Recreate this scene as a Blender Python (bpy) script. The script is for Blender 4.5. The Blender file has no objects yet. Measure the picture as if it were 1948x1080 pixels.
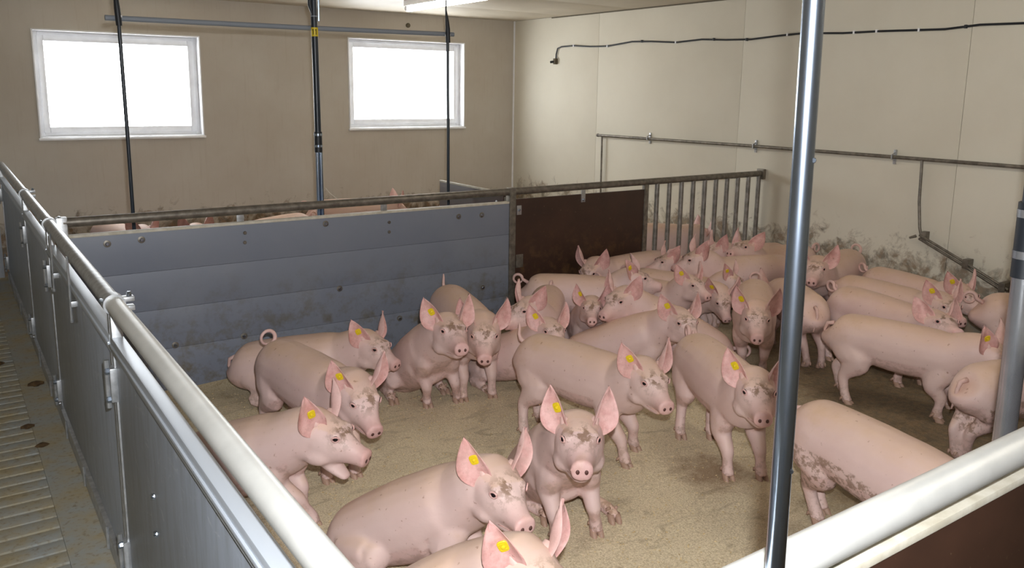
import bpy, bmesh, math, random
import numpy as np
from math import sin, cos, pi, radians, sqrt
from mathutils import Vector, Matrix
from mathutils.bvhtree import BVHTree

SC = bpy.context.scene
COL = SC.collection
random.seed(7)

# ------------------------------------------------------------------ camera
EYE = Vector((0.0, 0.0, 1.8))
PITCH, YAW, ROLL = radians(10.4), radians(34.8), radians(0.8)
fwd = Vector((sin(YAW)*cos(PITCH), cos(YAW)*cos(PITCH), -sin(PITCH)))
rgt = Vector((cos(YAW), -sin(YAW), 0)); upv = rgt.cross(fwd)
r2 = rgt*cos(ROLL) + upv*sin(ROLL); u2 = upv*cos(ROLL) - rgt*sin(ROLL)
cam_d = bpy.data.cameras.new('camera'); cam = bpy.data.objects.new('camera', cam_d); COL.objects.link(cam)
M3 = Matrix((r2, u2, -fwd)).transposed()
cam.matrix_world = Matrix.Translation(EYE) @ M3.to_4x4()
cam_d.sensor_width = 36.0; cam_d.lens = 36.0*1560/1948; cam_d.shift_y = -80/1948
cam_d.clip_start = 0.02
SC.camera = cam

# ------------------------------------------------------------------ world, flash, exposure
W = bpy.data.worlds.new('overcast_sky'); SC.world = W; W.use_nodes = True
wb = W.node_tree.nodes['Background']; wb.inputs[0].default_value = (0.93, 0.97, 1.0, 1); wb.inputs[1].default_value = 13.0
def light(name, kind, loc, energy, color, size):
    d = bpy.data.lights.new(name, kind); d.energy = energy; d.color = color
    if kind == 'AREA': d.size = size
    else: d.shadow_soft_size = size
    o = bpy.data.objects.new(name, d); COL.objects.link(o); o.location = loc
    return o
# the flash on top of the camera that took the picture
flash = light('camera_flash', 'SPOT', EYE + u2*0.13 + r2*0.045 + fwd*0.02, 400.0, (0.96, 0.98, 1.0), 0.02)
flash.data.spot_size = radians(110); flash.data.spot_blend = 0.7
flash.rotation_euler = M3.to_euler()
vs = SC.view_settings
vs.view_transform = 'Standard'; vs.look = 'None'; vs.gamma = 1.0; vs.use_curve_mapping = False
vs.exposure = 0.0

# ------------------------------------------------------------------ dimensions of the place
XR, YB, ZC = 6.25, 9.0, 2.69          # right wall, back wall, ceiling
XL, YF = -0.95, -1.3                  # corridor wall, wall behind the photographer
XF, YP, YN = 0.43, 4.93, 0.71         # corridor fence, pen partition, front fence
RZ = 1.075                            # rail axis height

# ------------------------------------------------------------------ materials
def S(r, g, b):
    f = lambda c: (c/255/12.92) if c/255 <= .04045 else ((c/255+.055)/1.055)**2.4
    return (f(r), f(g), f(b), 1)
class NT:
    def __init__(s, name):
        s.m = bpy.data.materials.new(name); s.m.use_nodes = True
        s.t = s.m.node_tree; s.n = s.t.nodes; s.l = s.t.links
        s.p = s.n['Principled BSDF']
        s.tc = None
    def co(s, kind='Object'):
        if s.tc is None: s.tc = s.n.new('ShaderNodeTexCoord')
        return s.tc.outputs[kind]
    def pos(s): return s.n.new('ShaderNodeNewGeometry').outputs['Position']
    def mapped(s, vec, scale):
        n = s.n.new('ShaderNodeMapping'); n.inputs['Scale'].default_value = scale; s.l.new(vec, n.inputs[0]); return n.outputs[0]
    def noise(s, scale, detail=4, rough=.55, vec=None, dist=0):
        n = s.n.new('ShaderNodeTexNoise'); n.inputs['Scale'].default_value = scale; n.inputs['Detail'].default_value = detail
        n.inputs['Roughness'].default_value = rough; n.inputs['Distortion'].default_value = dist
        s.l.new(vec if vec is not None else s.co(), n.inputs['Vector']); return n.outputs['Fac']
    def ramp(s, v, lo, hi, a=0., b=1.):
        n = s.n.new('ShaderNodeMapRange'); n.inputs[1].default_value = lo; n.inputs[2].default_value = hi
        n.inputs[3].default_value = a; n.inputs[4].default_value = b; s.l.new(v, n.inputs[0]); return n.outputs[0]
    def math(s, op, a, b):
        n = s.n.new('ShaderNodeMath'); n.operation = op
        for i, v in enumerate((a, b)):
            if hasattr(v, 'links'): s.l.new(v, n.inputs[i])
            else: n.inputs[i].default_value = v
        return n.outputs[0]
    def mix(s, fac, a, b):
        n = s.n.new('ShaderNodeMix'); n.data_type = 'RGBA'
        for i, v in ((0, fac), (6, a), (7, b)):
            if hasattr(v, 'links'): s.l.new(v, n.inputs[i])
            else: n.inputs[i].default_value = v
        return n.outputs[2]
    def bump(s, h, strength=.3, dist=.01):
        n = s.n.new('ShaderNodeBump'); n.inputs['Strength'].default_value = strength; n.inputs['Distance'].default_value = dist
        s.l.new(h, n.inputs['Height']); s.l.new(n.outputs[0], s.p.inputs['Normal'])
    def set(s, color=None, rough=None, metal=None):
        for k, v in (('Base Color', color), ('Roughness', rough), ('Metallic', metal)):
            if v is None: continue
            if hasattr(v, 'links'): s.l.new(v, s.p.inputs[k])
            else: s.p.inputs[k].default_value = v
        return s.m
MT = {}
def simple(name, c1, c2=None, scale=20, rough=.6, metal=0, bump=0, lo=.35, hi=.65):
    t = NT(name)
    if c2 is None: t.set(c1, rough, metal)
    else:
        f = t.noise(scale); t.set(t.mix(t.ramp(f, lo, hi), c1, c2), rough, metal)
        if bump: t.bump(t.noise(scale*6), bump, .004)
    MT[name] = t.m; return t.m
simple('galvanised', S(196, 198, 200), S(166, 168, 170), 30, .42, .75)
simple('rail_steel', S(216, 216, 212), S(204, 204, 200), 9, .40, .35)
simple('old_steel', S(140, 134, 124), S(108, 102, 94), 22, .45, .6)
simple('bright_steel', S(178, 192, 212), S(164, 178, 198), 9, .22, 1.0)
simple('bar_steel', S(150, 146, 140), S(116, 112, 106), 18, .40, .55)
simple('alu', S(196, 203, 212), None, 10, .40, .35)
simple('board_cap', S(205, 200, 186), S(185, 178, 160), 25, .6)
simple('black_rubber', S(30, 34, 40), None, 10, .45)
simple('black_pipe', S(34, 42, 52), None, 10, .32)
simple('grey_pvc', S(140, 147, 156), None, 10, .45)
simple('white_pvc', S(246, 247, 250), S(236, 237, 240), 8, .35)
simple('yellow_tag', S(226, 198, 34), None, 10, .45)
simple('tag_ink', S(60, 50, 20), None, 10, .6)
simple('eye', S(26, 20, 24), None, 10, .08)
simple('nostril', S(92, 58, 52), None, 10, .6)
simple('seam', S(170, 162, 142), None, 10, .8)
simple('pipe_steel', S(206, 210, 216), S(190, 194, 200), 9, .24, .88)
simple('trim_dark', S(96, 88, 72), None, 10, .8)
simple('white_wire', S(220, 215, 205), None, 10, .6)
simple('dung', S(66, 48, 28), S(92, 70, 40), 30, .9)
# corridor panels: scratched grey steel/plastic sheet
t = NT('grey_sheet'); v = t.mapped(t.co(), (6, 6, 1.2))
f = t.ramp(t.noise(5, 6, .6, v), .45, .75); g = t.ramp(t.noise(26, 5, .7, t.mapped(t.co(), (1, .35, 1)), 1.2), .60, .74)
c = t.mix(f, S(166, 174, 186), S(148, 154, 162)); c = t.mix(t.math('MULTIPLY', g, .55), c, S(222, 224, 226))
t.set(c, .42, .1); t.bump(t.noise(90), .08, .002); MT['grey_sheet'] = t.m
# blue-grey plastic planks, fouled near the floor
t = NT('blue_plank'); z = t.n.new('ShaderNodeSeparateXYZ'); t.l.new(t.pos(), z.inputs[0])
low = t.ramp(z.outputs[2], .75, .15); n = t.ramp(t.noise(9, 6, .65, t.pos()), .50, .66)
n2 = t.ramp(t.noise(26, 4, .6, t.pos()), .52, .70)
c = t.mix(t.ramp(t.noise(3, 3, .5, t.pos()), .3, .7), S(116, 122, 136), S(124, 129, 140))
c = t.mix(t.math('MULTIPLY', t.math('MULTIPLY', low, n), .8), c, S(98, 88, 64))
c = t.mix(t.math('MULTIPLY', t.math('MULTIPLY', low, n2), .35), c, S(78, 66, 44))
t.set(c, .5); t.bump(t.noise(60, 3, .5, t.pos()), .06, .002); MT['blue_plank'] = t.m
# brown film-faced plywood
t = NT('brown_board'); f = t.ramp(t.noise(70, 2, .5, t.pos()), .72, .80)
c = t.mix(t.ramp(t.noise(4, 4, .6, t.pos()), .3, .7), S(66, 44, 34), S(54, 36, 28)); c = t.mix(t.math('MULTIPLY', f, .5), c, S(140, 118, 90))
z = t.n.new('ShaderNodeSeparateXYZ'); t.l.new(t.pos(), z.inputs[0])
d = t.math('MULTIPLY', t.ramp(z.outputs[2], .8, .3), t.ramp(t.noise(11, 6, .7, t.pos()), .5, .62))
c = t.mix(t.math('MULTIPLY', d, .6), c, S(110, 84, 52))
t.set(c, .42); MT['brown_board'] = t.m
# walls
def wall_mat(name, c1, c2, dirt_top, streak=0, dirt=.9):
    t = NT(name); P = t.pos(); z = t.n.new('ShaderNodeSeparateXYZ'); t.l.new(P, z.inputs[0])
    c = t.mix(t.ramp(t.noise(1.1, 5, .6, P), .3, .7), c1, c2)
    n = t.noise(7, 7, .68, P, .6); lowz = t.ramp(z.outputs[2], dirt_top, dirt_top-.55, 0, 1)
    m = t.ramp(t.math('ADD', n, t.math('MULTIPLY', lowz, .42)), .64, .80)
    m = t.math('MULTIPLY', m, t.ramp(z.outputs[2], dirt_top+.12, dirt_top-.12))
    c = t.mix(t.math('MULTIPLY', m, dirt), c, t.mix(t.ramp(t.noise(18, 3, .5, P), .4, .6), S(118, 84, 44), S(74, 58, 34)))
    if streak:
        s_ = t.ramp(t.noise(4, 4, .6, t.mapped(P, (8, 8, .6))), .55, .75)
        c = t.mix(t.math('MULTIPLY', s_, streak), c, S(150, 128, 100))
    t.set(c, .75); t.bump(t.noise(42, 5, .6, t.mapped(P, (3, 3, .5))), .12, .004); MT[name] = t.m
wall_mat('plaster', S(200, 194, 184), S(187, 178, 165), .70, .15, .8)
wall_mat('cream_panel', S(220, 215, 200), S(212, 206, 190), .80, .0, .72)
wall_mat('pale_wall', S(200, 192, 178), S(190, 182, 166), .3, .0)
simple('ceiling_sheet', S(208, 198, 180), S(196, 186, 168), 2, .55)
# concrete slats
t = NT('slat_concrete'); P = t.pos()
c = t.mix(t.ramp(t.noise(5, 6, .65, P), .38, .62), S(160, 162, 158), S(168, 154, 122)); c = t.mix(t.ramp(t.noise(40, 4, .6, P), .55, .75), c, S(128, 118, 98))
t.set(c, .7); t.bump(t.noise(120, 3, .6, P), .25, .003); MT['slat_concrete'] = t.m
simple('pit_dark', S(38, 34, 30), None, 10, .9)
# bedding: fine pale chaff, wet and dark towards the dunging side
t = NT('bedding'); P = t.pos(); sx = t.n.new('ShaderNodeSeparateXYZ'); t.l.new(P, sx.inputs[0])
grain = t.noise(150, 4, .75, P); c = t.mix(t.ramp(grain, .34, .66), S(188, 170, 136), S(248, 234, 204))
c = t.mix(t.math('MULTIPLY', t.ramp(t.noise(70, 4, .7, P), .55, .72), .55), c, S(146, 122, 84))
sc = t.ramp(t.noise(5, 5, .6, t.mapped(P, (1, 2.2, 1)), 1.0), .54, .68); c = t.mix(t.math('MULTIPLY', sc, .4), c, S(128, 110, 82))
wet = t.ramp(t.math('ADD', t.math('SUBTRACT', sx.outputs[0], t.math('MULTIPLY', sx.outputs[1], .95)), t.math('MULTIPLY', t.noise(2.2, 5, .65, P), 1.3)), 1.35, 2.2)
c = t.mix(t.math('MULTIPLY', wet, .82), c, t.mix(t.ramp(t.noise(30, 5, .65, P), .4, .65), S(74, 54, 30), S(116, 90, 54)))
edge = t.ramp(sx.outputs[1], 4.3, 4.95); c = t.mix(t.math('MULTIPLY', edge, .45), c, S(120, 96, 52))
vr = t.n.new('ShaderNodeVectorMath'); vr.operation = 'DISTANCE'; t.l.new(P, vr.inputs[0]); vr.inputs[1].default_value = (2.93, 2.47, 0)
sp = t.ramp(t.math('ADD', vr.outputs['Value'], t.math('MULTIPLY', t.noise(14, 5, .7, P), .42)), .46, .28); c = t.mix(t.math('MULTIPLY', sp, .62), c, S(116, 76, 40))
t.set(c, .92); t.bump(t.math('ADD', grain, t.noise(60, 3, .6, P)), .55, .008); MT['bedding'] = t.m
simple('chaff', S(214, 192, 150), S(176, 150, 106), 40, .9)
# window glass, lamp
t = NT('pane_glass'); tr = t.n.new('ShaderNodeBsdfTransparent'); gl = t.n.new('ShaderNodeBsdfGlossy'); gl.inputs['Roughness'].default_value = .05
mx = t.n.new('ShaderNodeMixShader'); mx.inputs[0].default_value = .06
t.l.new(tr.outputs[0], mx.inputs[1]); t.l.new(gl.outputs[0], mx.inputs[2]); t.l.new(mx.outputs[0], t.n['Material Output'].inputs[0]); MT['pane_glass'] = t.m
t = NT('lamp_tube'); t.p.inputs['Emission Color'].default_value = (1, .92, .79, 1); t.p.inputs['Emission Strength'].default_value = 26; MT['lamp_tube'] = t.m
# pig skin: masks r = grime, g = bare pink, b = stained back, a = horn
t = NT('pig_skin'); O = t.co()
at = t.n.new('ShaderNodeAttribute'); at.attribute_name = 'mask'; sp_ = t.n.new('ShaderNodeSeparateColor'); t.l.new(at.outputs['Color'], sp_.inputs[0])
oi = t.n.new('ShaderNodeObjectInfo')
c = t.mix(t.ramp(t.noise(5, 4, .6, O), .35, .65), S(223, 195, 190), S(215, 184, 179))
c = t.mix(t.math('MULTIPLY', oi.outputs['Random'], .35), c, S(212, 184, 168))
c = t.mix(t.math('MULTIPLY', sp_.outputs[1], .85), c, t.mix(t.ramp(t.noise(22, 5, .65, O), .38, .62), S(226, 178, 172), S(206, 146, 140)))
c = t.mix(t.math('MULTIPLY', sp_.outputs[2], t.ramp(t.noise(6, 4, .6, O), .25, .75, .15, .60)), c, S(212, 176, 134))
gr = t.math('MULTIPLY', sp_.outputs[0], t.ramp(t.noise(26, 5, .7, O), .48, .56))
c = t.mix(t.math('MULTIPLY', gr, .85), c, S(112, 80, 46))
spk = t.ramp(t.noise(48, 3, .5, O), .68, .74); c = t.mix(t.math('MULTIPLY', spk, .55), c, S(150, 106, 84))
stn = t.ramp(t.noise(3.2, 6, .7, O), .56, .70); c = t.mix(t.math('MULTIPLY', stn, .35), c, S(196, 160, 124))
c = t.mix(at.outputs['Alpha'], c, S(150, 118, 92))
t.set(c, .55); t.p.inputs['Subsurface Weight'].default_value = .0
t.bump(t.noise(60, 4, .6, t.mapped(O, (1, 1, 1.6))), .10, .004); MT['pig_skin'] = t.m

# ------------------------------------------------------------------ mesh helpers
def box(bm, lo, hi, bev=0):
    r = bmesh.ops.create_cube(bm, size=1)['verts']
    for v_ in r:
        v_.co = Vector([lo[i] + (v_.co[i]+.5)*(hi[i]-lo[i]) for i in range(3)])
    if bev: bmesh.ops.bevel(bm, geom=list({e for v_ in r for e in v_.link_edges}), offset=bev, segments=2, affect='EDGES', profile=.6)
def frame_of(t_):
    t_ = t_.normalized(); a = Vector((0, 0, 1)) if abs(t_.z) < .95 else Vector((1, 0, 0))
    s_ = a.cross(t_).normalized(); return s_, t_.cross(s_)
def tube(bm, pts, r, n=12, cap=True):
    pts = [Vector(p) for p in pts]; rs = r if isinstance(r, (list, tuple)) else [r]*len(pts); prev = None; rings = []
    side = None
    for i, p in enumerate(pts):
        tn = (pts[min(i+1, len(pts)-1)] - pts[max(i-1, 0)]).normalized()
        if side is None: side, up = frame_of(tn)
        else:
            side = (side - tn*side.dot(tn)).normalized(); up = tn.cross(side)
        ring = [bm.verts.new(p + (side*cos(2*pi*k/n) + up*sin(2*pi*k/n))*rs[i]) for k in range(n)]
        if prev:
            for k in range(n): bm.faces.new((prev[k], prev[(k+1) % n], ring[(k+1) % n], ring[k]))
        rings.append(ring); prev = ring
    if cap:
        bm.faces.new(rings[0][::-1]); bm.faces.new(rings[-1])
def make(name, bm, mat, parent=None, smooth=True, **props):
    me = bpy.data.meshes.new(name)
    bmesh.ops.recalc_face_normals(bm, faces=bm.faces[:]); bm.to_mesh(me); bm.free()
    for m_ in (mat if isinstance(mat, (list, tuple)) else [mat]): me.materials.append(MT[m_])
    if smooth:
        me.polygons.foreach_set('use_smooth', [True]*len(me.polygons)); me.set_sharp_from_angle(angle=radians(38))
    o = bpy.data.objects.new(name, me); COL.objects.link(o)
    if parent: o.parent = parent
    for k, v_ in props.items(): o[k] = v_
    return o
def B(): return bmesh.new()
def bx(name, lo, hi, mat, parent=None, bev=0.0, **props):
    b = B(); box(b, lo, hi, bev); return make(name, b, mat, parent, smooth=bool(bev), **props)
def tb(name, pts, r, mat, parent=None, n=12, **props):
    b = B(); tube(b, pts, r, n); return make(name, b, mat, parent, **props)
def disc(name, c, axis, r, h, mat, parent=None, n=10):
    c = Vector(c); a = Vector(axis).normalized(); return tb(name, [c - a*h*.2, c + a*h*.6, c + a*h], [r, r, r*.7], mat, parent, n)
def empty(name, loc, label, cat, group=None, rz=0.0):
    o = bpy.data.objects.new(name, None); COL.objects.link(o); o.location = loc; o.rotation_euler[2] = rz
    o.empty_display_size = .05
    o['label'] = label; o['category'] = cat
    if group: o['group'] = group
    return o
def inv(o):  # parts of o may be modelled in world space
    bpy.context.view_layer.update(); return o
def adopt(root):
    """children modelled in world space keep their place under a moved root"""
    M = Matrix.Translation(root.location).inverted()
    for c_ in root.children: c_.matrix_parent_inverse = M
STRUCT = dict(kind='structure')
# ------------------------------------------------------------------ the room
bx('floor', (XL-.2, YF-.2, -.30), (XR+.3, YB+.3, -.12), 'pit_dark', kind='structure')
pen_floor = bx('floor', (XF-.02, YF, -.12), (XR, YB, -.004), 'bedding', kind='structure')
# corridor slats: solid strip along the fence, slotted concrete slats beside it
corr = bx('floor', (XF-.17, YF, -.12), (XF-.02, YB, 0), 'slat_concrete', kind='structure')
pitch = .105; ns = int((YB-YF)/pitch)
b = B(); box(b, (XL, 0, -.10), (XF-.17, pitch-.014, 0), .004)
slat0 = make('slat', b, 'slat_concrete', corr)
for i in range(ns):
    o = slat0 if i == 0 else slat0.copy()
    if i: COL.objects.link(o); o.parent = corr
    o.location = (0, YF + i*pitch, -.001 + .002*((i*7) % 3)/3)
# walls
def wall_with_holes(name, y0, y1, x0, x1, z0, z1, holes, mat):
    b = B(); xs = sorted({x0, x1, *[h[0] for h in holes], *[h[1] for h in holes]}); zs = sorted({z0, z1, *[h[2] for h in holes], *[h[3] for h in holes]})
    for i in range(len(xs)-1):
        for j in range(len(zs)-1):
            cx, cz = (xs[i]+xs[i+1])/2, (zs[j]+zs[j+1])/2
            if any(h[0] < cx < h[1] and h[2] < cz < h[3] for h in holes): continue
            box(b, (xs[i], y0, zs[j]), (xs[i+1], y1, zs[j+1]))
    bmesh.ops.remove_doubles(b, verts=b.verts[:], dist=1e-4)
    fs = {}
    for f in b.faces: fs.setdefault(tuple(sorted(v.index for v in f.verts)), []).append(f)
    b.verts.index_update(); fs = {}
    for f in b.faces: fs.setdefault(tuple(sorted(v.index for v in f.verts)), []).append(f)
    bmesh.ops.delete(b, geom=[f for l in fs.values() if len(l) > 1 for f in l], context='FACES_ONLY')
    return make(name, b, mat, smooth=False, kind='structure')
W1 = (.775, 2.29, 1.295, 2.315); W2 = (3.925, 5.49, 1.345, 2.385)
wall_with_holes('wall_back', YB, YB+.30, XL, XR+.1, -.12, ZC, [W1, W2], 'plaster')
bx('wall_left', (XL-.15, YF, -.12), (XL, YB+.3, ZC), 'pale_wall', kind='structure')
bx('wall_front', (XL-.15, YF-.15, -.12), (XR+.15, YF, ZC), 'pale_wall', kind='structure')
wr = bx('wall_right', (XR+.012, YF, -.12), (XR+.20, YB+.3, ZC), 'seam', kind='structure')
for a, c_ in ((7.32, YB), (5.25, 7.32), (3.16, 5.25), (1.08, 3.16), (YF, 1.08)):
    bx('wall_panel', (XR, a+.0018, -.12), (XR+.10, c_-.0018, ZC), 'cream_panel', wr, bev=.0015)
cl = bx('ceiling', (XL-.15, YF-.15, ZC+.012), (XR+.2, YB+.3, ZC+.15), 'trim_dark', kind='structure')
y_ = YF
k_ = 0
while y_ < YB - .01:
    y2 = min(y_+1.15, YB)
    bx('ceiling_panel', (XL, y_+.003, ZC), (XR-.012, y2-.003, ZC+.08), 'ceiling_sheet', cl, bev=.003); y_ = y2
bx('trim_1', (XR-.012, YF, ZC-.012), (XR+.002, 8.2, ZC+.01), 'trim_dark', kind='structure')
tb('trim_2', [(XR-.006, YB-.006, 0), (XR-.006, YB-.006, 1.5), (XR-.006, YB-.006, ZC)], .012, 'white_pvc', n=8, kind='structure')
# windows
def window(i, w):
    x0, x1, z0, z1 = w
    root = bpy.data.objects.new('window_%d' % i, None); COL.objects.link(root); root['kind'] = 'structure'
    root['label'] = ('white plastic window in the plaster wall, ' + ('beside the corridor fence' if i == 1 else 'beside the cream panel wall')); 
    def ring(name, a, d, t_, y0, y1, bev=.004):
        b = B(); X0, X1, Z0, Z1 = x0+a, x1-a, z0+a*d, z1-a*d
        box(b, (X0, y0, Z0), (X0+t_, y1, Z1), bev); box(b, (X1-t_, y0, Z0), (X1, y1, Z1), bev)
        box(b, (X0+t_, y0, Z0), (X1-t_, y1, Z0+t_), bev); box(b, (X0+t_, y0, Z1-t_), (X1-t_, y1, Z1), bev)
        return make(name, b, 'white_pvc', root)
    ring('reveal', 0, 1, .014, YB-.012, YB+.16)
    ring('window_frame', .014, 1, .045, YB+.10, YB+.17)
    ring('sash', .05, 1, .055, YB+.085, YB+.15, .008)
    bx('pane', (x0+.10, YB+.115, z0+.10), (x1-.10, YB+.121, z1-.10), 'pane_glass', root)
    bx('window_sill', (x0-.01, YB-.03, z0-.018), (x1+.01, YB+.10, z0+.004), 'white_pvc', root, bev=.004)
    # daylight enters here
    L = bpy.data.lights.new('window_daylight', 'AREA'); L.shape = 'RECTANGLE'; L.size = x1-x0-.2; L.size_y = z1-z0-.2; L.cycles.is_portal = True
    lo = bpy.data.objects.new('window_daylight', L); COL.objects.link(lo); lo.location = ((x0+x1)/2, YB+.14, (z0+z1)/2); lo.rotation_euler = (radians(-90), 0, 0)
window(1, W1); window(2, W2)
# corridor end board
bx('door_1', (XL, YB-.05, 0), (XF-.05, YB-.006, 1.12), 'grey_sheet', bev=.004, kind='structure')

# ------------------------------------------------------------------ corridor fence, four hinged sections
def fence_section(y0, y1, label, rail_mat, rods=(), bolts=()):
    r = empty('fence_panel', (XF, y0, 0), label, 'fence panel', 'panels of the corridor fence')
    tb('top_rail', [(XF, y0+.012, RZ), (XF, (y0+y1)/2, RZ), (XF, y1-.012, RZ)], .029, rail_mat, r, 20)
    bx('sheet', (XF-.012, y0+.012, .075), (XF+.012, y1-.012, .925), 'grey_sheet', r, bev=.003)
    cp = bx('profile_cap', (XF-.020, y0+.012, .905), (XF+.020, y1-.012, .965), 'alu', r, bev=.005)
    bx('profile_lip', (XF-.026, y0+.014, .928), (XF-.016, y1-.014, .940), 'alu', cp, bev=.003)
    for yy in (y0+.02, y1-.02):
        bx('end_post', (XF-.018, yy-.016, .02), (XF+.018, yy+.016, RZ), 'galvanised', r, bev=.003)
    bx('base_channel', (XF-.03, y0+.005, .0), (XF+.03, y1-.005, .075), 'galvanised', r, bev=.004)
    for yy in rods:
        tb('latch_rod', [(XF-.034, yy, RZ+.005), (XF-.034, yy, .95), (XF-.036, yy, .80)], .005, 'galvanised', r, 8)
        disc('rod_stop', (XF-.036, yy, .80), (0, 0, -1), .009, .012, 'galvanised', r)
        bx('rod_bracket', (XF-.036, yy-.02, .86), (XF-.010, yy+.02, .885), 'galvanised', r, bev=.002)
    for yy, zz in bolts: disc('bolt', (XF-.012, yy, zz), (-1, 0, 0), .010, .010, 'bright_steel', r, 8)
    # hinges and latch on the seam
    for zz in (.80, .16):
        h = bx('hinge', (XF-.034, y1-.045, zz-.06), (XF-.010, y1+.004, zz+.06), 'galvanised', r, bev=.004)
        tb('hinge_pin', [(XF-.038, y1-.012, zz-.085), (XF-.038, y1-.012, zz+.085)], .009, 'galvanised', h, 8)
        for dz in (-.05, .05): disc('hinge_bolt', (XF-.034, y1-.032, zz+dz), (-1, 0, 0), .011, .016, 'bright_steel', h, 6)
    k = 0
    yy = y0+.35
    while yy < y1-.2:
        tb('floor_pin', [(XF-.033, yy, .005), (XF-.033, yy, .10)], .006, 'galvanised', r, 6); yy += .62
    adopt(r); return r
segs = [.75, 2.98, 4.93, 6.40, 8.86]
fence_section(segs[0], segs[1], 'grey fence panel with pale rail, meeting the near fence of the pen', 'rail_steel', bolts=[(2.42, .62), (2.42, .50)])
fence_section(segs[1], segs[2], 'grey corridor fence panel with two thin latch rods hanging from its rail', 'galvanised', rods=(3.90, 4.55))
fence_section(segs[2], segs[3], 'grey corridor fence panel just past the blue-grey partition', 'galvanised')
fence_section(segs[3], segs[4], 'grey corridor fence panel running up to the plaster wall', 'galvanised')
for i, yy in enumerate(segs[1:4]):
    c_ = empty('rail_clamp', (XF, yy, RZ), ['rail clamp where the pale fence rail starts', 'rail clamp beside the end post of the blue-grey partition', 'rail clamp behind the blue-grey partition'][i], 'clamp', 'rail clamps on the corridor fence')
    tb('clamp_band', [(XF, yy-.022, RZ), (XF, yy+.022, RZ)], .036, 'galvanised', c_, 16)
    for s_ in (-1, 1):
        bx('clamp_ear', (XF+.024, yy-.018, RZ-.012+s_*.016), (XF+.064, yy+.018, RZ+.004+s_*.016), 'galvanised', c_, bev=.002)
    disc('clamp_bolt', (XF+.05, yy, RZ+.02), (0, 0, 1), .009, .016, 'bright_steel', c_, 6)
    disc('clamp_bolt', (XF-.030, yy, RZ+.012), (-1, 0, .3), .008, .014, 'bright_steel', c_, 6)
    adopt(c_)

# ------------------------------------------------------------------ blue-grey plank partition
p = empty('plank_partition', (XF+.05, YP, 0), 'blue-grey plastic plank partition under a steel rail between the two pens', 'partition')
x0, x1 = .515, 3.385
for k, (z0, z1) in enumerate(((.02, .295), (.295, .535), (.535, .762), (.762, .995))):
    bx('plank', (x0, YP-.018, z0+.0005), (x1, YP+.018, z1-.0005), 'blue_plank', p, bev=.0022)
bx('plank_cap', (x0, YP-.021, .990), (x1, YP+.021, 1.006), 'board_cap', p, bev=.003)
tb('top_rail', [(x0-.02, YP, RZ), (2, YP, RZ), (3.40, YP, RZ)], .027, 'old_steel', p, 16)
bx('end_post', (.462, YP-.026, 0), (.515, YP+.026, 1.105), 'galvanised', p, bev=.005)
bx('middle_post', (3.385, YP-.028, 0), (3.440, YP+.028, 1.105), 'old_steel', p, bev=.005)
for xx in (1.44, 2.39): bx('strap', (xx-.022, YP+.010, .98), (xx+.022, YP+.018, RZ), 'galvanised', p, bev=.002)
for xx, zz in ((.876, .951), (2.953, .927), (3.146, .924), (1.966, .955), (.70, .944), (3.16, .386), (2.482, .255), (1.42, .30), (1.02, .31), (2.05, .52)):
    w_ = disc('washer', (xx, YP-.018, zz), (0, -1, 0), .020, .004, 'old_steel', p, 12); disc('bolt_head', (xx, YP-.021, zz), (0, -1, 0), .011, .008, 'bright_steel', w_, 8)
for xx, zz in ((1.454, .94), (1.451, .882), (2.412, .929), (2.411, .864)): disc('rivet', (xx, YP-.018, zz), (0, -1, 0), .011, .008, 'old_steel', p, 8)
adopt(p)

# ------------------------------------------------------------------ bar gate with the brown board
g = empty('bar_gate', (3.46, YP, 0), 'steel bar gate with a brown board beside the blue-grey partition', 'gate')
tb('top_rail', [(3.43, YP, RZ), (5, YP, RZ+.004), (XR-.02, YP, RZ+.008)], .027, 'old_steel', g, 16)
tb('bottom_rail', [(3.46, YP, .09), (5, YP, .09), (XR-.03, YP, .09)], .024, 'old_steel', g, 12)
bx('brown_board', (3.452, YP-.010, .10), (4.745, YP+.010, 1.018), 'brown_board', g, bev=.002)
bx('gate_stile', (4.745, YP-.018, .09), (4.790, YP+.018, RZ), 'old_steel', g, bev=.003)
for xx in (3.478, 4.09): bx('board_tab', (xx-.020, YP-.016, .955 if xx > 4 else .90), (xx+.020, YP-.009, 1.05 if xx > 4 else .97), 'galvanised', g, bev=.002)
disc('tab_bolt', (3.478, YP-.016, .935), (0, -1, 0), .010, .008, 'bright_steel', g, 8)
disc('tab_bolt', (4.09, YP-.016, .975), (0, -1, 0), .010, .008, 'bright_steel', g, 8)
bx('lower_tab', (3.455, YP-.016, .50), (3.52, YP-.009, .60), 'old_steel', g, bev=.002)
for k in range(10): tb('bar', [(4.90+k*.1445, YP, .09), (4.90+k*.1445, YP, .6), (4.90+k*.1445, YP, RZ)], .0205, 'bar_steel', g, 12)
bx('wall_plate', (XR-.035, YP-.04, 1.03), (XR-.001, YP+.04, 1.125), 'old_steel', g, bev=.004)
adopt(g)
# brown board gate standing open in the pen behind
o_ = empty('swing_board', (3.40, YP+.06, 0), 'brown board gate swung open behind the partition post', 'gate')
bx('brown_board', (3.392, YP+.07, .08), (3.412, YP+1.02, 1.055), 'brown_board', o_, bev=.002)
bx('edge_strip', (3.389, YP+.07, 1.050), (3.415, YP+1.02, 1.064), 'board_cap', o_, bev=.002)
disc('bolt', (3.392, YP+.16, .985), (-1, 0, 0), .010, .008, 'white_pvc', o_, 8)
tb('hinge_tube', [(3.402, YP+.045, .10), (3.402, YP+.045, 1.03)], .017, 'old_steel', o_, 10)
adopt(o_)

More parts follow.
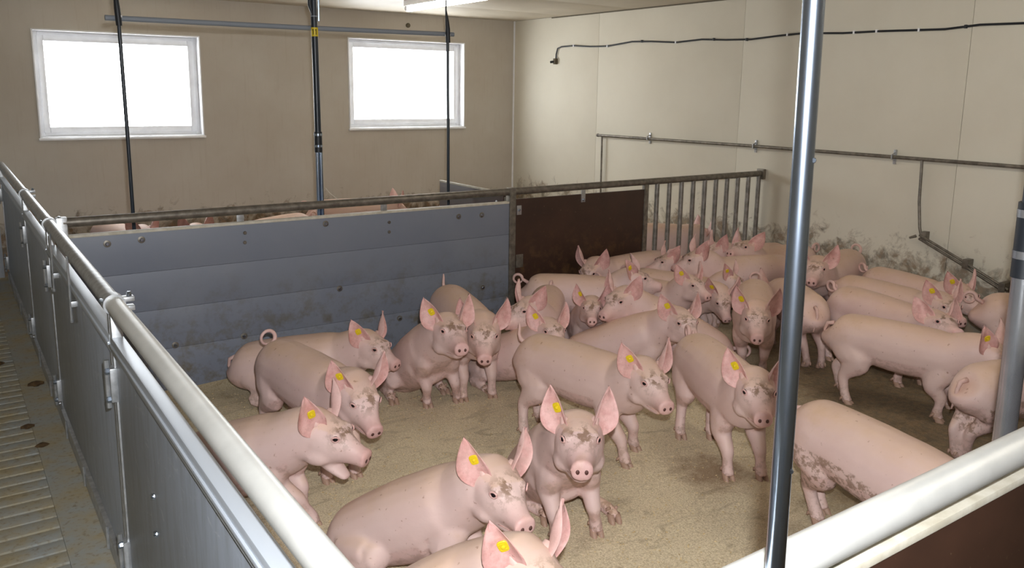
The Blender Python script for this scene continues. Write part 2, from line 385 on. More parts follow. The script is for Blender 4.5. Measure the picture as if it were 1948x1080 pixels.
# ------------------------------------------------------------------ front fence
n_ = empty('front_fence', (1.1, YN, 0), 'brown board fence with a thick pale rail along the front of the pen', 'fence')
tb('top_rail', [(.47, YN, RZ+.008), (2, YN, RZ+.012), (4, YN, RZ+.012), (XR-.02, YN, RZ+.012)], .033, 'rail_steel', n_, 20)
for a, c_ in ((.47, 3.2), (3.2, XR-.02)):
    bx('brown_board', (a+.004, YN-.012, .06), (c_-.004, YN+.012, 1.018), 'brown_board', n_, bev=.002)
    bx('board_cap', (a+.004, YN-.017, 1.012), (c_-.004, YN+.017, 1.030), 'board_cap', n_, bev=.003)
for xx in (.50, 1.165, 3.2, 4.8, XR-.06):
    bx('strap', (xx-.026, YN+.012, .10), (xx+.026, YN+.024, RZ-.01), 'galvanised', n_, bev=.002)
    disc('strap_bolt', (xx+.012, YN+.018, 1.045), (0, -1, .2), .008, .02, 'bright_steel', n_, 8)
adopt(n_)
# slim steel post from floor to ceiling in the corridor, just in front of the front fence
po = empty('steel_post', (.90, .645, -.0), 'slim shiny steel post rising in front of the pale front rail', 'post')
tb('post_tube', [(.917, .645, -.001), (.900, .645, 1.4), (.880, .645, ZC)], .0135, 'bright_steel', po, 24)
b = B(); tube(b, [(.918, .645, -.004), (.918, .645, .010)], .045, 16); make('foot_plate', b, 'galvanised', po)
for zz in (1.13, 1.30, 1.72): disc('screw', (.905-(zz-1.3)*.013, .634, zz), (-.6, -.8, 0), .004, .004, 'bright_steel', po, 8)
adopt(po)
# feed drop pipe by the trough
fp = empty('feed_pipe', (2.38, 1.02, 0), 'steel feed pipe with a black rubber sleeve and two clamps above the trough', 'pipe')
def feedx(z): return 2.455 - (z-.86)*.015
tb('pipe_tube', [(feedx(.2), 1.02, .2), (feedx(1.0), 1.02, 1.0), (feedx(1.36), 1.02, 1.36)], .030, 'pipe_steel', fp, 24)
sl = tb('rubber_sleeve', [(feedx(1.31), 1.02, 1.31), (feedx(1.40), 1.02, 1.40), (feedx(1.52), 1.02, 1.52)], .034, 'black_rubber', fp, 24)
tb('upper_pipe', [(feedx(1.48), 1.02, 1.48), (feedx(2.0), 1.02, 2.0), (feedx(ZC), 1.02, ZC)], .026, 'black_pipe', fp, 20)
for zz in (1.375, 1.49):
    cb = tb('hose_clamp', [(feedx(zz-.011), 1.02, zz-.011), (feedx(zz+.011), 1.02, zz+.011)], .0355, 'pipe_steel', fp, 24)
    tb('clamp_screw', [(feedx(zz)-.028, 1.02-.050, zz+.006), (feedx(zz)-.034, 1.02-.022, zz+.006)], [.009, .011], 'pipe_steel', cb, 8)
    bx('clamp_lug', (feedx(zz)-.034, 1.02-.040, zz-.010), (feedx(zz)-.014, 1.02-.022, zz+.012), 'pipe_steel', cb, bev=.002)
adopt(fp)
tr = empty('feed_trough', (2.5, 1.06, 0), 'steel feed trough on the floor behind the front fence', 'trough')
b = B(); L0, L1 = 2.12, 3.10
prof = [(.84, .13), (.88, .02), (1.12, .02), (1.18, .12), (1.165, .12), (1.105, .04), (.895, .04), (.856, .13)]
va = [b.verts.new((L0, y, z)) for y, z in prof]; vb = [b.verts.new((L1, y, z)) for y, z in prof]
for k in range(8): b.faces.new((va[k], va[(k+1) % 8], vb[(k+1) % 8], vb[k]))
b.faces.new(va); b.faces.new(vb[::-1]); make('trough_shell', b, 'old_steel', tr, smooth=False)
for xx in (L0, L1): bx('trough_end', (xx-.006, .85, .0), (xx+.006, 1.17, .125), 'old_steel', tr)
adopt(tr)

# ------------------------------------------------------------------ suspended feeder gear over the rear pen
YD = 5.60
gp = tb('cross_pipe', [(.885, YD+.03, 2.205), (2.2, YD+.03, 2.213), (3.335, YD+.03, 2.226)], .017, 'grey_pvc', None, 14, label='grey plastic pipe hung level across the three black drop pipes', category='pipe')
def drop(name, x, label, top):
    r = empty(name, (x, YD, 0), label, 'pipe', 'thin black drop pipes over the rear pen')
    tb('drop_tube', [(x-.005, YD, 2.22), (x, YD, 1.5), (x, YD, .35)], .0115, 'black_pipe', r, 12)
    tb('hose_end', [(x-.004, YD-.004, 2.16), (x-.010, YD-.010, 2.26), (x-.012, YD-.006, 2.31), (x-.022, YD-.004, top), (x-.024, YD, ZC)], [.018, .018, .015, .006, .004], 'black_rubber', r, 12)
    tb('tie', [(x-.004, YD, 2.21), (x-.004, YD, 2.222)], .021, 'white_pvc', r, 12)
    tb('drinker', [(x, YD, .36), (x, YD-.03, .30), (x, YD-.05, .27)], [.016, .013, .010], 'bright_steel', r, 10)
    adopt(r)
drop('water_pipe', .96, 'thin black drop pipe hanging before the window beside the corridor fence', 2.40)
drop('water_pipe', 3.27, 'thin black drop pipe hanging before the window beside the cream wall', 2.40)
cp = empty('feed_drop_pipe', (2.2, YD, 0), 'thick black feed pipe with yellow number tag and steel lower tube', 'pipe')
tb('black_tube', [(2.192, YD-.01, ZC), (2.197, YD-.01, 2.0), (2.2, YD-.01, 1.46)], .0225, 'black_pipe', cp, 18)
tb('guide_rail', [(2.236, YD-.002, ZC), (2.232, YD-.002, 2.26)], .008, 'bright_steel', cp, 8)
tb('side_hose', [(2.165, YD-.02, ZC), (2.163, YD-.02, 2.36), (2.178, YD-.02, 2.30)], [.014, .014, .006], 'black_rubber', cp, 10)
sl = tb('sleeve', [(2.2, YD-.01, 1.50), (2.2, YD-.01, 1.355)], .0275, 'black_rubber', cp, 18)
for zz in (1.48, 1.40): tb('sleeve_band', [(2.2, YD-.01, zz-.008), (2.2, YD-.01, zz+.008)], .0295, 'bright_steel', sl, 18)
for zz in (2.29,): tb('collar', [(2.196, YD-.01, zz-.004), (2.196, YD-.01, zz+.004)], .0245, 'grey_pvc', cp, 16)
for dx in (-.013, .013): tb('lower_tube', [(2.203+dx, YD-.01, 1.37), (2.203+dx, YD-.01, .35)], .013, 'bright_steel', cp, 14)
tg = tb('number_tag', [(2.197, YD-.01, 2.155), (2.196, YD-.01, 2.215)], .0238, 'yellow_tag', cp, 20)
tgd = Vector((2.197, YD-.01, 0)) - Vector((EYE.x, EYE.y, 0)); aim = math.atan2(-tgd.y, -tgd.x)
for txt, da in (('1', -.42), ('1', .42)):
    a_ = aim + da
    c0 = Vector((2.1965, YD-.01, 2.185)) + Vector((cos(a_), sin(a_), 0))*.0238
    nn = Vector((cos(a_), sin(a_), 0)); ss = Vector((-sin(a_), cos(a_), 0)); b = B()
    for (u0, u1, w0, w1) in ((-.0025, .0025, -.019, .019), (-.006, -.0025, .010, .015)):
        vv = [b.verts.new(c0 + ss*u + Vector((0, 0, w)) + nn*d) for d in (-.001, .0012) for u, w in ((u0, w0), (u1, w0), (u1, w1), (u0, w1))]
        for q in ((0, 1, 2, 3), (4, 5, 6, 7), (0, 1, 5, 4), (1, 2, 6, 5), (2, 3, 7, 6), (3, 0, 4, 7)): b.faces.new([vv[i] for i in q])
    make('digit', b, 'tag_ink', tg, smooth=False)
tb('trough_hood', [(2.2, YD-.01, .36), (2.2, YD-.01, .30), (2.2, YD-.01, .02)], [.03, .16, .18], 'old_steel', cp, 18)
tb('loose_wire', [(2.24, YD-.02, 1.10), (2.27, YD-.03, 1.06), (2.33, YD-.03, 1.01), (2.40, YD-.03, .99)], .0025, 'white_wire', cp, 6)
adopt(cp)

# ------------------------------------------------------------------ fluorescent lamps under the ceiling
def lamp(y0, y1, label):
    r = empty('tube_lamp', (4.03, y0, ZC), label, 'lamp', 'tube lamps under the ceiling')
    bx('lamp_housing', (4.03-.045, y0, ZC-.055), (4.03+.045, y1, ZC), 'white_pvc', r, bev=.006)
    tb('lamp_tube', [(4.03, y0+.04, ZC-.078), (4.03, (y0+y1)/2, ZC-.078), (4.03, y1-.04, ZC-.078)], .032, 'lamp_tube', r, 14)
    for yy in (y0+.02, y1-.02): tb('lamp_socket', [(4.03, yy-.025, ZC-.075), (4.03, yy+.025, ZC-.075)], .034, 'white_pvc', r, 12)
    adopt(r)
lamp(6.20, 7.72, 'glowing fluorescent tube lamp under the ceiling near the back windows')
lamp(2.10, 3.62, 'glowing fluorescent tube lamp under the ceiling above the pig crowd')
lamp(-.9, .62, 'glowing fluorescent tube lamp under the ceiling outside the front fence')

# ------------------------------------------------------------------ services on the right wall
wx = XR-.035
wp = empty('water_line', (wx, 3.4, 1.33), 'steel water line clipped along the cream wall with two drinker drops', 'pipe')
tb('main_pipe', [(wx, 7.24, 1.318), (wx, 5.0, 1.330), (wx, 3.0, 1.328), (wx, .9, 1.322)], .0145, 'old_steel', wp, 12)
disc('pipe_plug', (wx, 7.24, 1.318), (0, 1, 0), .019, .02, 'old_steel', wp, 10)
for yy in (6.42, 5.02, 3.65, 2.3):
    br = bx('pipe_bracket', (XR-.012, yy-.012, 1.27), (XR-.001, yy+.012, 1.385), 'galvanised', wp, bev=.002)
    tb('bracket_hook', [(XR-.008, yy, 1.36), (wx-.018, yy, 1.345), (wx-.018, yy, 1.315), (XR-.008, yy, 1.30)], .006, 'galvanised', br, 8)
tb('drop_leg', [(wx, 7.17, 1.32), (wx, 7.165, 1.0), (wx, 7.16, .52), (wx, 7.12, .47)], .011, 'old_steel', wp, 10)
tb('drop_leg', [(wx, 3.412, 1.32), (wx, 3.40, 1.0), (wx, 3.375, .80), (wx-.01, 3.355, .752), (wx-.015, 3.32, .735)], .011, 'old_steel', wp, 10)
for dz in (0, -.028): tb('drinker_arm', [(wx-.02, 3.36, .745+dz), (wx-.03, 3.05, .62+dz), (wx-.05, 2.66, .455+dz)], .010, 'old_steel', wp, 10)
for q in ((wx-.005, 3.33, .74), (wx-.03, 2.98, .585), (wx-.05, 2.70, .465)):
    bx('arm_clip', (q[0]-.016, q[1]-.022, q[2]-.035), (XR-.001, q[1]+.022, q[2]+.035), 'old_steel', wp, bev=.004)
tb('nipple', [(wx-.03, 3.38, .735), (wx-.07, 3.41, .72)], [.012, .008], 'old_steel', wp, 10)
for dz in (0, -.028): tb('drinker_arm', [(wx-.02, 7.13, .50+dz), (wx-.03, 6.8, .40+dz), (wx-.04, 6.5, .31+dz)], .010, 'old_steel', wp, 8)
adopt(wp)
hx = XR-.016
hs = empty('black_hose', (hx, 8.06, 2.3), 'thin black hose looping along the top of the cream wall', 'hose')
pts = [(8.09, 2.175), (8.085, 2.25), (8.06, 2.318), (7.98, 2.335), (7.75, 2.338), (7.45, 2.318), (7.15, 2.312), (6.75, 2.345), (6.45, 2.335), (6.1, 2.312), (5.75, 2.327), (5.45, 2.310), (5.15, 2.302), (4.85, 2.320), (4.6, 2.330), (4.2, 2.312), (3.9, 2.312), (3.6, 2.305), (3.35, 2.300), (3.1, 2.318), (2.8, 2.312), (2.3, 2.30), (1.4, 2.31)]
tb('hose_line', [(hx, a, c_) for a, c_ in pts], .0085, 'black_rubber', hs, 8)
for yy, zz in ((7.75, 2.338), (7.15, 2.312), (6.6, 2.342), (6.1, 2.312), (5.6, 2.320), (5.2, 2.302), (4.75, 2.325), (4.1, 2.312), (3.9, 2.312), (3.55, 2.304), (3.2, 2.310)):
    bx('hose_clip', (XR-.026, yy-.008, zz-.012), (XR-.001, yy+.008, zz+.014), 'white_pvc' if int(yy*10) % 2 else 'black_rubber', hs, bev=.002)
bx('hose_valve', (XR-.045, 8.07, 2.13), (XR-.001, 8.11, 2.20), 'trim_dark', hs, bev=.006)
tb('valve_tip', [(XR-.045, 8.10, 2.16), (XR-.08, 8.12, 2.155)], .014, 'black_rubber', hs, 8)
adopt(hs)
an = disc('wall_plug', (4.70, YB-.001, 2.555), (0, -1, 0), .028, .02, 'trim_dark'); an['label'] = 'small round brown plug high on the plaster wall'; an['category'] = 'wall plug'

# ------------------------------------------------------------------ bedding
nx, ny = 150, 110
rng = np.random.default_rng(3)
gx = np.linspace(XF+.03, XR-.002, nx); gy = np.linspace(YN+.03, YP-.02, ny)
def smooth_noise(n1, n2, k):
    a = rng.random((k, k)); xi = np.linspace(0, k-1.001, n1); yi = np.linspace(0, k-1.001, n2)
    x0_ = xi.astype(int); y0_ = yi.astype(int); fx = (xi-x0_)[:, None]; fy = (yi-y0_)[None]; fx = fx*fx*(3-2*fx); fy = fy*fy*(3-2*fy)
    return a[np.ix_(x0_, y0_)]*(1-fx)*(1-fy)+a[np.ix_(x0_+1, y0_)]*fx*(1-fy)+a[np.ix_(x0_, y0_+1)]*(1-fx)*fy+a[np.ix_(x0_+1, y0_+1)]*fx*fy
H_ = .004 + .009*smooth_noise(nx, ny, 18) + .006*smooth_noise(nx, ny, 45)
edge = np.minimum(np.minimum((gx-gx[0])[:, None], 9), np.minimum((gy[-1]-gy)[None], 9)); H_ += .035*np.exp(-edge/.10)
verts = [(float(gx[i]), float(gy[j]), float(H_[i, j])) for i in range(nx) for j in range(ny)]
faces = [(i*ny+j, (i+1)*ny+j, (i+1)*ny+j+1, i*ny+j+1) for i in range(nx-1) for j in range(ny-1)]
me = bpy.data.meshes.new('bedding'); me.from_pydata(verts, [], faces); me.materials.append(MT['bedding']); me.polygons.foreach_set('use_smooth', [True]*len(faces))
bd = bpy.data.objects.new('bedding', me); COL.objects.link(bd); bd['kind'] = 'stuff'; bd['label'] = 'fine pale chaff bedding covering the pen floor'; bd['category'] = 'bedding'
# loose flakes of chaff lying on top
vs_, fs_ = [], []
for k in range(9000):
    x = XF+.1 + (XR-XF-.2)*rng.random()**1.6; y = YN+.1 + (YP-YN-.2)*rng.random()
    if x-.95*y > .95: continue
    i = min(int((x-gx[0])/(gx[1]-gx[0])), nx-1); j = min(int((y-gy[0])/(gy[1]-gy[0])), ny-1); z = H_[i, j]+.002
    a = rng.random()*6.283; l = .002+.004*rng.random(); w = l*(.3+.5*rng.random()); t_ = (rng.random()-.5)*.004
    n0 = len(vs_)
    for su, sv, dz in ((-1, -1, 0), (1, -1, t_), (1, 1, t_), (-1, 1, 0)): vs_.append((x+cos(a)*l*su-sin(a)*w*sv, y+sin(a)*l*su+cos(a)*w*sv, z+.002+dz))
    vs_.append((x, y, z+.006)); fs_ += [(n0, n0+1, n0+4), (n0+1, n0+2, n0+4), (n0+2, n0+3, n0+4), (n0+3, n0, n0+4), (n0+3, n0+2, n0+1, n0)]
me = bpy.data.meshes.new('chaff_flakes'); me.from_pydata(vs_, [], fs_); me.materials.append(MT['chaff'])
cf = bpy.data.objects.new('chaff_flakes', me); COL.objects.link(cf); cf['kind'] = 'stuff'; cf['label'] = 'loose straw-coloured flakes scattered over the bedding'; cf['category'] = 'chaff'
# droppings in the corridor
for k, (x, y, s_) in enumerate(((.17, 6.1, .035), (.34, 5.55, .04), (.24, 4.85, .03), (.28, 4.55, .028), (-.05, 6.6, .022), (.20, 6.9, .025))):
    b = B(); bmesh.ops.create_icosphere(b, subdivisions=2, radius=1)
    for v in b.verts: v.co = Vector((v.co.x*s_*(1+.3*sin(5*v.co.y+k)), v.co.y*s_*.7*(1+.3*cos(4*v.co.x)), max(v.co.z, -.5)*s_*.45)) ; v.co += Vector((x, y, s_*.2))
    make('dropping', b, 'dung', label='small dark dropping on the corridor floor near the fence foot' if x > .22 else 'small dark dropping on the corridor slats away from the fence foot', category='dropping', group='droppings in the corridor')
# ------------------------------------------------------------------ pigs
def ring_pts(c, s_, u, hw, ht, hb, n=18, pw=1.0):
    out = []
    for k in range(n):
        a = 2*pi*k/n; ca, sa = cos(a), sin(a)
        out.append(c + s_*(hw*math.copysign(abs(ca)**pw, ca)) + u*((ht if sa > 0 else hb)*math.copysign(abs(sa)**pw, sa)))
    return out
def loft(bm, rings):
    prev = None; all_ = []
    for pts in rings:
        r = [bm.verts.new(p_) for p_ in pts]; n = len(r)
        if prev:
            for k in range(n): bm.faces.new((prev[k], prev[(k+1) % n], r[(k+1) % n], r[k]))
        all_.append(r); prev = r
    bm.faces.new(all_[0][::-1]); bm.faces.new(all_[-1])
def limb(bm, chain, n=12):
    """chain: (point, radius across, radius fore-aft)"""
    rings = []
    for i, (p_, ra, rf) in enumerate(chain):
        t_ = (chain[min(i+1, len(chain)-1)][0] - chain[max(i-1, 0)][0]).normalized()
        f = Vector((1, 0, 0)); f = (f - t_*f.dot(t_)); f = f.normalized() if f.length > .1 else Vector((0, 0, 1)); s_ = t_.cross(f)
        rings.append(ring_pts(p_, s_, f, ra, rf, rf, n))
    loft(bm, rings)
def smooth_chain(ch, sub=3):
    out = []
    for i in range(len(ch)-1):
        p0, p1, p2, p3 = ch[max(i-1, 0)], ch[i], ch[i+1], ch[min(i+2, len(ch)-1)]
        for k in range(sub):
            t_ = k/sub; w = lambda a, b_, c_, d: .5*((2*b_)+(-a+c_)*t_+(2*a-5*b_+4*c_-d)*t_*t_+(-a+3*b_-3*c_+d)*t_**3)
            out.append((w(p0[0], p1[0], p2[0], p3[0]), w(p0[1], p1[1], p2[1], p3[1]), w(p0[2], p1[2], p2[2], p3[2])))
    out.append(ch[-1]); return out
def resample(tab):
    out = []
    for i in range(len(tab)-1):
        q = [tab[max(i-1, 0)], tab[i], tab[i+1], tab[min(i+2, len(tab)-1)]]
        for t_ in (0, .5):
            out.append(tuple(.5*((2*q[1][k])+(q[2][k]-q[0][k])*t_+(2*q[0][k]-5*q[1][k]+4*q[2][k]-q[3][k])*t_*t_+(3*q[1][k]-3*q[2][k]+q[3][k]-q[0][k])*t_**3) for k in range(4)))
    out.append(tab[-1]); return out
def dirv(yaw, pit):
    yaw = radians(yaw); pit = radians(pit); return Vector((cos(pit)*cos(yaw), cos(pit)*sin(yaw), sin(pit)))

def build_pig(label, x, y, th, s, hp, hs, hy, hpit, npt, pose='stand', feet=None, tail='curl', ears=(0, 0), jaw=0.0, tag=True, voxel=.0105, group=None, grime=1.0, flank=0.0, seed=0):
    rnd = random.Random(seed*13+5)
    root = empty('pig', (x, y, 0), label, 'pig', group, radians(th))
    Z = Vector((0, 0, 1)); Yv = Vector((0, 1, 0))
    L = .52; dz = hs-hp; dx = sqrt(max(L*L-dz*dz, .01))
    A = Vector((-dx/2, 0, hp)); Bc = Vector((dx/2, 0, hs)); d = (Bc-A)/L; n = Vector((-d.z, 0, d.x))
    dn = dirv(.45*hy, npt); C = Bc + dn*.20 + Z*.02
    dh = dirv(hy, hpit); sh = Vector((-sin(radians(hy)), cos(radians(hy)), 0)); uh = dh.cross(sh)
    H = C + dh*.05
    bm = bmesh.new()
    # trunk
    sit = pose != 'stand'
    bw = 1.10 if pose in ('lie', 'low') else 1.0
    tab = [(A-d*.160+n*.030, .030, .040, .050), (A-d*.148+n*.020, .072, .085, .085), (A-d*.118+n*.010, .104, .118, .112), (A-d*.060, .128, .148, .135), (A+d*.03, .136, .156, .145),
           (A+d*.13, .136, .160, .155), (A+d*.24-n*.004, .141, .166, .168), (A+d*.35-n*.004, .142, .164, .172), (Bc-d*.09, .139, .160, .166), (Bc-d*.01, .134, .154, .156), (Bc+d*.055+n*.004, .124, .146, .146)]
    q1 = Bc.lerp(C, .66) + n*.006; q2 = C; q3 = H-dh*.01
    tab[-1] = (Bc.lerp(Bc+d*.07, .5).lerp(Bc.lerp(C, .30), .6), .127, .146, .146)
    tab += [(q1, .113, .128, .130), (q2, .100, .108, .114), (q3, .084, .084, .098)]
    tab = resample(tab)
    rings = []
    for i, (c, hw, ht, hb) in enumerate(tab):
        t_ = (tab[min(i+1, len(tab)-1)][0]-tab[max(i-1, 0)][0]).normalized(); s_ = Z.cross(t_); s_.normalize(); u = t_.cross(s_)
        if pose == 'stand' and 3 <= i <= 19: hb *= .87
        if pose == 'sit' and 15 <= i <= 22: hb *= .80
        if pose == 'sit' and i < 12: ht *= .80 + .016*i
        if pose in ('lie', 'low', 'sit') and i < 18: hw *= 1.06 if pose == 'sit' else 1.12
        rings.append(ring_pts(c, s_, u, hw, ht, hb, 20, .92))
    loft(bm, rings)
    # head: u, top, bottom, half width
    hd = [(-.085, .060, -.070, .060), (-.055, .090, -.098, .086), (-.01, .096, -.112, .093), (.035, .086, -.108, .084), (.068, .070, -.092, .070), (.096, .054, -.077, .056), (.124, .038, -.068, .047), (.152, .026, -.063, .0415), (.178, .020, -.060, .0395), (.190, .022, -.061, .0435), (.199, .018, -.058, .0420), (.202, .008, -.048, .032)]
    rings = []
    for (u_, tp, bt, hw) in hd:
        c = H + dh*u_ + uh*((tp+bt)/2); hh = (tp-bt)/2
        rings.append(ring_pts(c, sh, uh, hw, hh, hh, 20, .94))
    loft(bm, rings)
    # lower jaw
    ja = dirv(hy, hpit - 26*jaw); ju = ja.cross(sh); J0 = H + uh*-.070 + dh*.0
    rings = [ring_pts(J0 + ja*u_ + ju*w, sh, ju, hw, hh, hh, 14) for u_, w, hw, hh in ((-.04, .01, .060, .030), (.02, -.006, .060, .034), (.07, -.008, .050, .028), (.11, -.006, .038, .022), (.140, -.004, .030, .017), (.152, -.002, .020, .010))]
    loft(bm, rings)
    # brow and cheeks
    for sg in (1, -1):
        c = H + dh*.052 + uh*.050 + sh*(sg*.050)
        rings = [ring_pts(c + dh*u_, sh, uh, r_, r_, r_, 10) for u_, r_ in ((-.034, .008), (-.02, .019), (0, .023), (.02, .018), (.032, .007))]
        loft(bm, rings)
        c = H + dh*.0 - uh*.062 + sh*(sg*.058)
        rings = [ring_pts(c + dh*u_, sh, uh, r_, r_*1.1, r_*1.1, 10) for u_, r_ in ((-.07, .012), (-.045, .034), (-.01, .042), (.03, .034), (.06, .012))]
        loft(bm, rings)
    # legs; foot targets in the pig's own frame
    ft = dict(FL=Vector((Bc.x+.015, .085, 0)), FR=Vector((Bc.x+.015, -.085, 0)), HL=Vector((A.x-.03, .088, 0)), HR=Vector((A.x-.03, -.088, 0)))
    if pose == 'sit':
        ft['FL'] += Vector((.03, 0, 0)); ft['FR'] += Vector((.03, 0, 0)); ft['HL'] = Vector((A.x+.20, .165, 0)); ft['HR'] = Vector((A.x+.20, -.165, 0))
    if pose in ('low', 'lie'):
        ft['FL'] = Vector((Bc.x+.13, .11, 0)); ft['FR'] = Vector((Bc.x+.10, -.11, 0)); ft['HL'] = Vector((A.x+.20, .19, 0)); ft['HR'] = Vector((A.x+.18, -.19, 0))
    if pose == 'stand' and not feet:
        for k_ in ft: ft[k_] += Vector((rnd.uniform(-.05, .05), rnd.uniform(-.012, .012), 0))
    if feet:
        R2 = Matrix.Rotation(-radians(th), 3, 'Z')
        for k_, (fx, fy) in feet.items():
            v = R2 @ Vector((fx-x, fy-y, 0))/s
            df = v - ft[k_]
            lim = .16 if k_[0] == 'F' else .15
            if df.length > lim: df *= lim/df.length
            ft[k_] += df
    hooves = []
    for k_, F in ft.items():
        sg = 1 if k_[1] == 'L' else -1
        if k_[0] == 'F':
            Sx = Bc + Vector((-.01, sg*.078, -.03)) ; ground = F + Z*.0
            if pose in ('low', 'lie'):
                el = Vector((Bc.x-.03, sg*.125, .10)); kn = Vector((Bc.x+.06, sg*.135, .045))
                ch = [(Sx, .05, .075), (Sx.lerp(el, .5), .055, .075), (el, .048, .055), (kn, .034, .036), (F+Z*.034+Vector((-.03, 0, 0)), .026, .027), (F+Z*.028, .027, .024)]
            else:
                el = Sx.lerp(F, .36) + Vector((-.035, sg*.006, 0)); kn = Sx.lerp(F, .62) + Vector((.008, 0, 0)); kn.z = max(.145, kn.z*.9)
                fe = F + Vector((-.014, 0, .056))
                ch = [(Sx+Z*.03, .040, .085), (Sx-Z*.04, .056, .088), (el, .050, .062), (el.lerp(kn, .55), .038, .044), (kn, .033, .036), (kn.lerp(fe, .5), .0255, .027), (fe, .029, .031), (F+Vector((.004, 0, .022)), .028, .030)]
        else:
            hip = A + Vector((.0, sg*.070, -.02)); 
            if pose == 'stand':
                st = hip.lerp(F, .24) + Vector((.050, sg*.014, 0)); hk = F + Vector((-.052, 0, .175)); hk.y = hip.lerp(F, .65).y; fe = F + Vector((-.018, 0, .055))
                ch = [(hip+Z*.05, .050, .085), (hip-Z*.01, .068, .118), (st, .060, .090), (st.lerp(hk, .45)+Vector((.002, 0, 0)), .047, .068), (st.lerp(hk, .78), .035, .046), (hk+Vector((.006, 0, .0)), .029, .036), (hk.lerp(fe, .5), .0265, .030), (fe, .029, .031), (F+Vector((.002, 0, .022)), .028, .030)]
            else:
                st = Vector((A.x+.16, sg*.135, .15 if pose == 'sit' else .12)); hk = Vector((A.x+.03, sg*.160, .055)); fe = F + Vector((-.05, 0, .034))
                ch = [(hip, .08, .10), (hip.lerp(st, .45), .078, .095), (st, .060, .070), (st.lerp(hk, .5), .046, .050), (hk, .032, .036), (hk.lerp(fe, .5), .027, .029), (fe, .029, .027), (F+Z*.024, .027, .022)]
        limb(bm, smooth_chain(ch))
        hooves.append((k_, F, sg))
    # one continuous skin
    me0 = bpy.data.meshes.new('tmp'); bmesh.ops.recalc_face_normals(bm, faces=bm.faces[:]); bm.to_mesh(me0); bm.free()
    tmp = bpy.data.objects.new('tmp', me0); COL.objects.link(tmp)
    md = tmp.modifiers.new('r', 'REMESH'); md.mode = 'VOXEL'; md.voxel_size = voxel
    sm = tmp.modifiers.new('s', 'SMOOTH'); sm.factor = .5; sm.iterations = 9
    dg = bpy.context.evaluated_depsgraph_get(); body = bpy.data.meshes.new_from_object(tmp.evaluated_get(dg))
    bpy.data.objects.remove(tmp); bpy.data.meshes.remove(me0)
    b = bmesh.new(); b.from_mesh(body); bpy.data.meshes.remove(body)
    bmesh.ops.recalc_face_normals(b, faces=b.faces[:])
    lay = b.verts.layers.float_color.new('mask')
    bvh = BVHTree.FromBMesh(b)
    brow = H + dh*.055 + uh*.075; nose = H + dh*.198 - uh*.021
    for v in b.verts:
        p_ = v.co; rel = p_-H; u_ = rel.dot(dh); w = rel.dot(uh); lat = rel.dot(sh)
        g = 0.0; pk = 0.0; yl = 0.0
        if u_ > -.1:
            fd = Vector((u_-.07, lat*.8, (w-.055)*.8)).length; g = max(g, (1-fd/.085))*grime if fd < .085 else g
            if fd < .03: g = max(g, .9*grime)
            if u_ > .10: pk = min(1, (u_-.10)/.09)*.5
            if u_ > .184: pk = .62
        gz = p_.z
        if gz < .16: g = max(g, (.16-gz)/.16*.75)
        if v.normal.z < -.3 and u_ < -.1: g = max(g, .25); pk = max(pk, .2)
        if flank and -.34 < p_.x < .16 and .18 < gz < .385 - .25*max(p_.x, 0): g = max(g, flank)
        if v.normal.z > .2 and u_ < -.02: yl = min(1, (v.normal.z-.2)*1.5)
        if u_ > -.09 and u_ < .06 and w > .06: yl = max(yl, .7)
        ad = (p_-(A-d*.15+n*.02)).length
        if ad < .10: pk = max(pk, .45*(1-ad/.10))
        v[lay] = (g, pk, yl, 0)
    def addfaces(verts_, faces_, mask, mat=0):
        vv = []
        for p_ in verts_:
            v = b.verts.new(p_); v[lay] = mask; vv.append(v)
        for f in faces_:
            try: fc = b.faces.new([vv[i] for i in f]); fc.smooth = True; fc.material_index = mat
            except ValueError: pass
        return vv
    def addtube(pts, rs, nseg, mask, mat=0):
        bb = bmesh.new(); tube(bb, pts, rs, nseg); bb.verts.index_update()
        addfaces([v.co.copy() for v in bb.verts], [[v.index for v in f.verts] for f in bb.faces], mask, mat); bb.free()
    # claws
    for k_, F, sg in hooves:
        for e in (-1, 1):
            c = F + Vector((.0, e*.0155, 0)); tip = Vector((.040, e*.004, .006))
            bb = bmesh.new(); f0 = Vector((1, 0, 0)); s0 = Vector((0, 1, 0))
            loft(bb, [ring_pts(c + Vector((-.012, 0, .040)), s0, f0, .0135, .020, .018, 8), ring_pts(c + Vector((0, 0, .022)), s0, f0, .0148, .028, .020, 8), ring_pts(c + Vector((.004, 0, .004)), s0, f0, .0145, .036, .020, 8), ring_pts(c + Vector((.004, 0, -.004)), s0, f0, .012, .030, .016, 8)])
            bb.verts.index_update(); addfaces([v.co.copy() for v in bb.verts], [[v.index for v in f.verts] for f in bb.faces], (.35, .1, 0, .75)); bb.free()
            addtube([F + Vector((-.022, e*.016, .062)), F + Vector((-.040, e*.020, .046)), F + Vector((-.046, e*.020, .034))], [.008, .008, .004], 6, (.4, .2, 0, .7))
    # tail
    tb0 = A - d*.145 + n*.075; bk = -d
    if tail == 'curl':
        pts = [tb0+d*.03]
        for k in range(22):
            a = k/21*pi*2.2
            pts.append(tb0 + bk*(.018+.036*(1-cos(a))) + n*(.036*sin(a)+.026) + Yv*(.0012*k))
        addtube(pts, [.015]+[.0125-.0003*k for k in range(22)], 8, (0, .35, .2, 0))
    elif tail == 'ring':
        pts = [tb0+d*.03]
        for k in range(22):
            a = k/21*pi*2.1
            pts.append(tb0 + bk*(.012+.0008*k) + n*(.012+.038*(1-cos(a))) + Yv*(.038*sin(a)))
        addtube(pts, [.015]+[.0125-.0003*k for k in range(22)], 8, (0, .35, .2, 0))
    elif tail == 'up':
        pts = [tb0+d*.02, tb0+bk*.02+n*.012, tb0+bk*.034+n*.04, tb0+bk*.030+n*.08, tb0+bk*.034+n*.105]
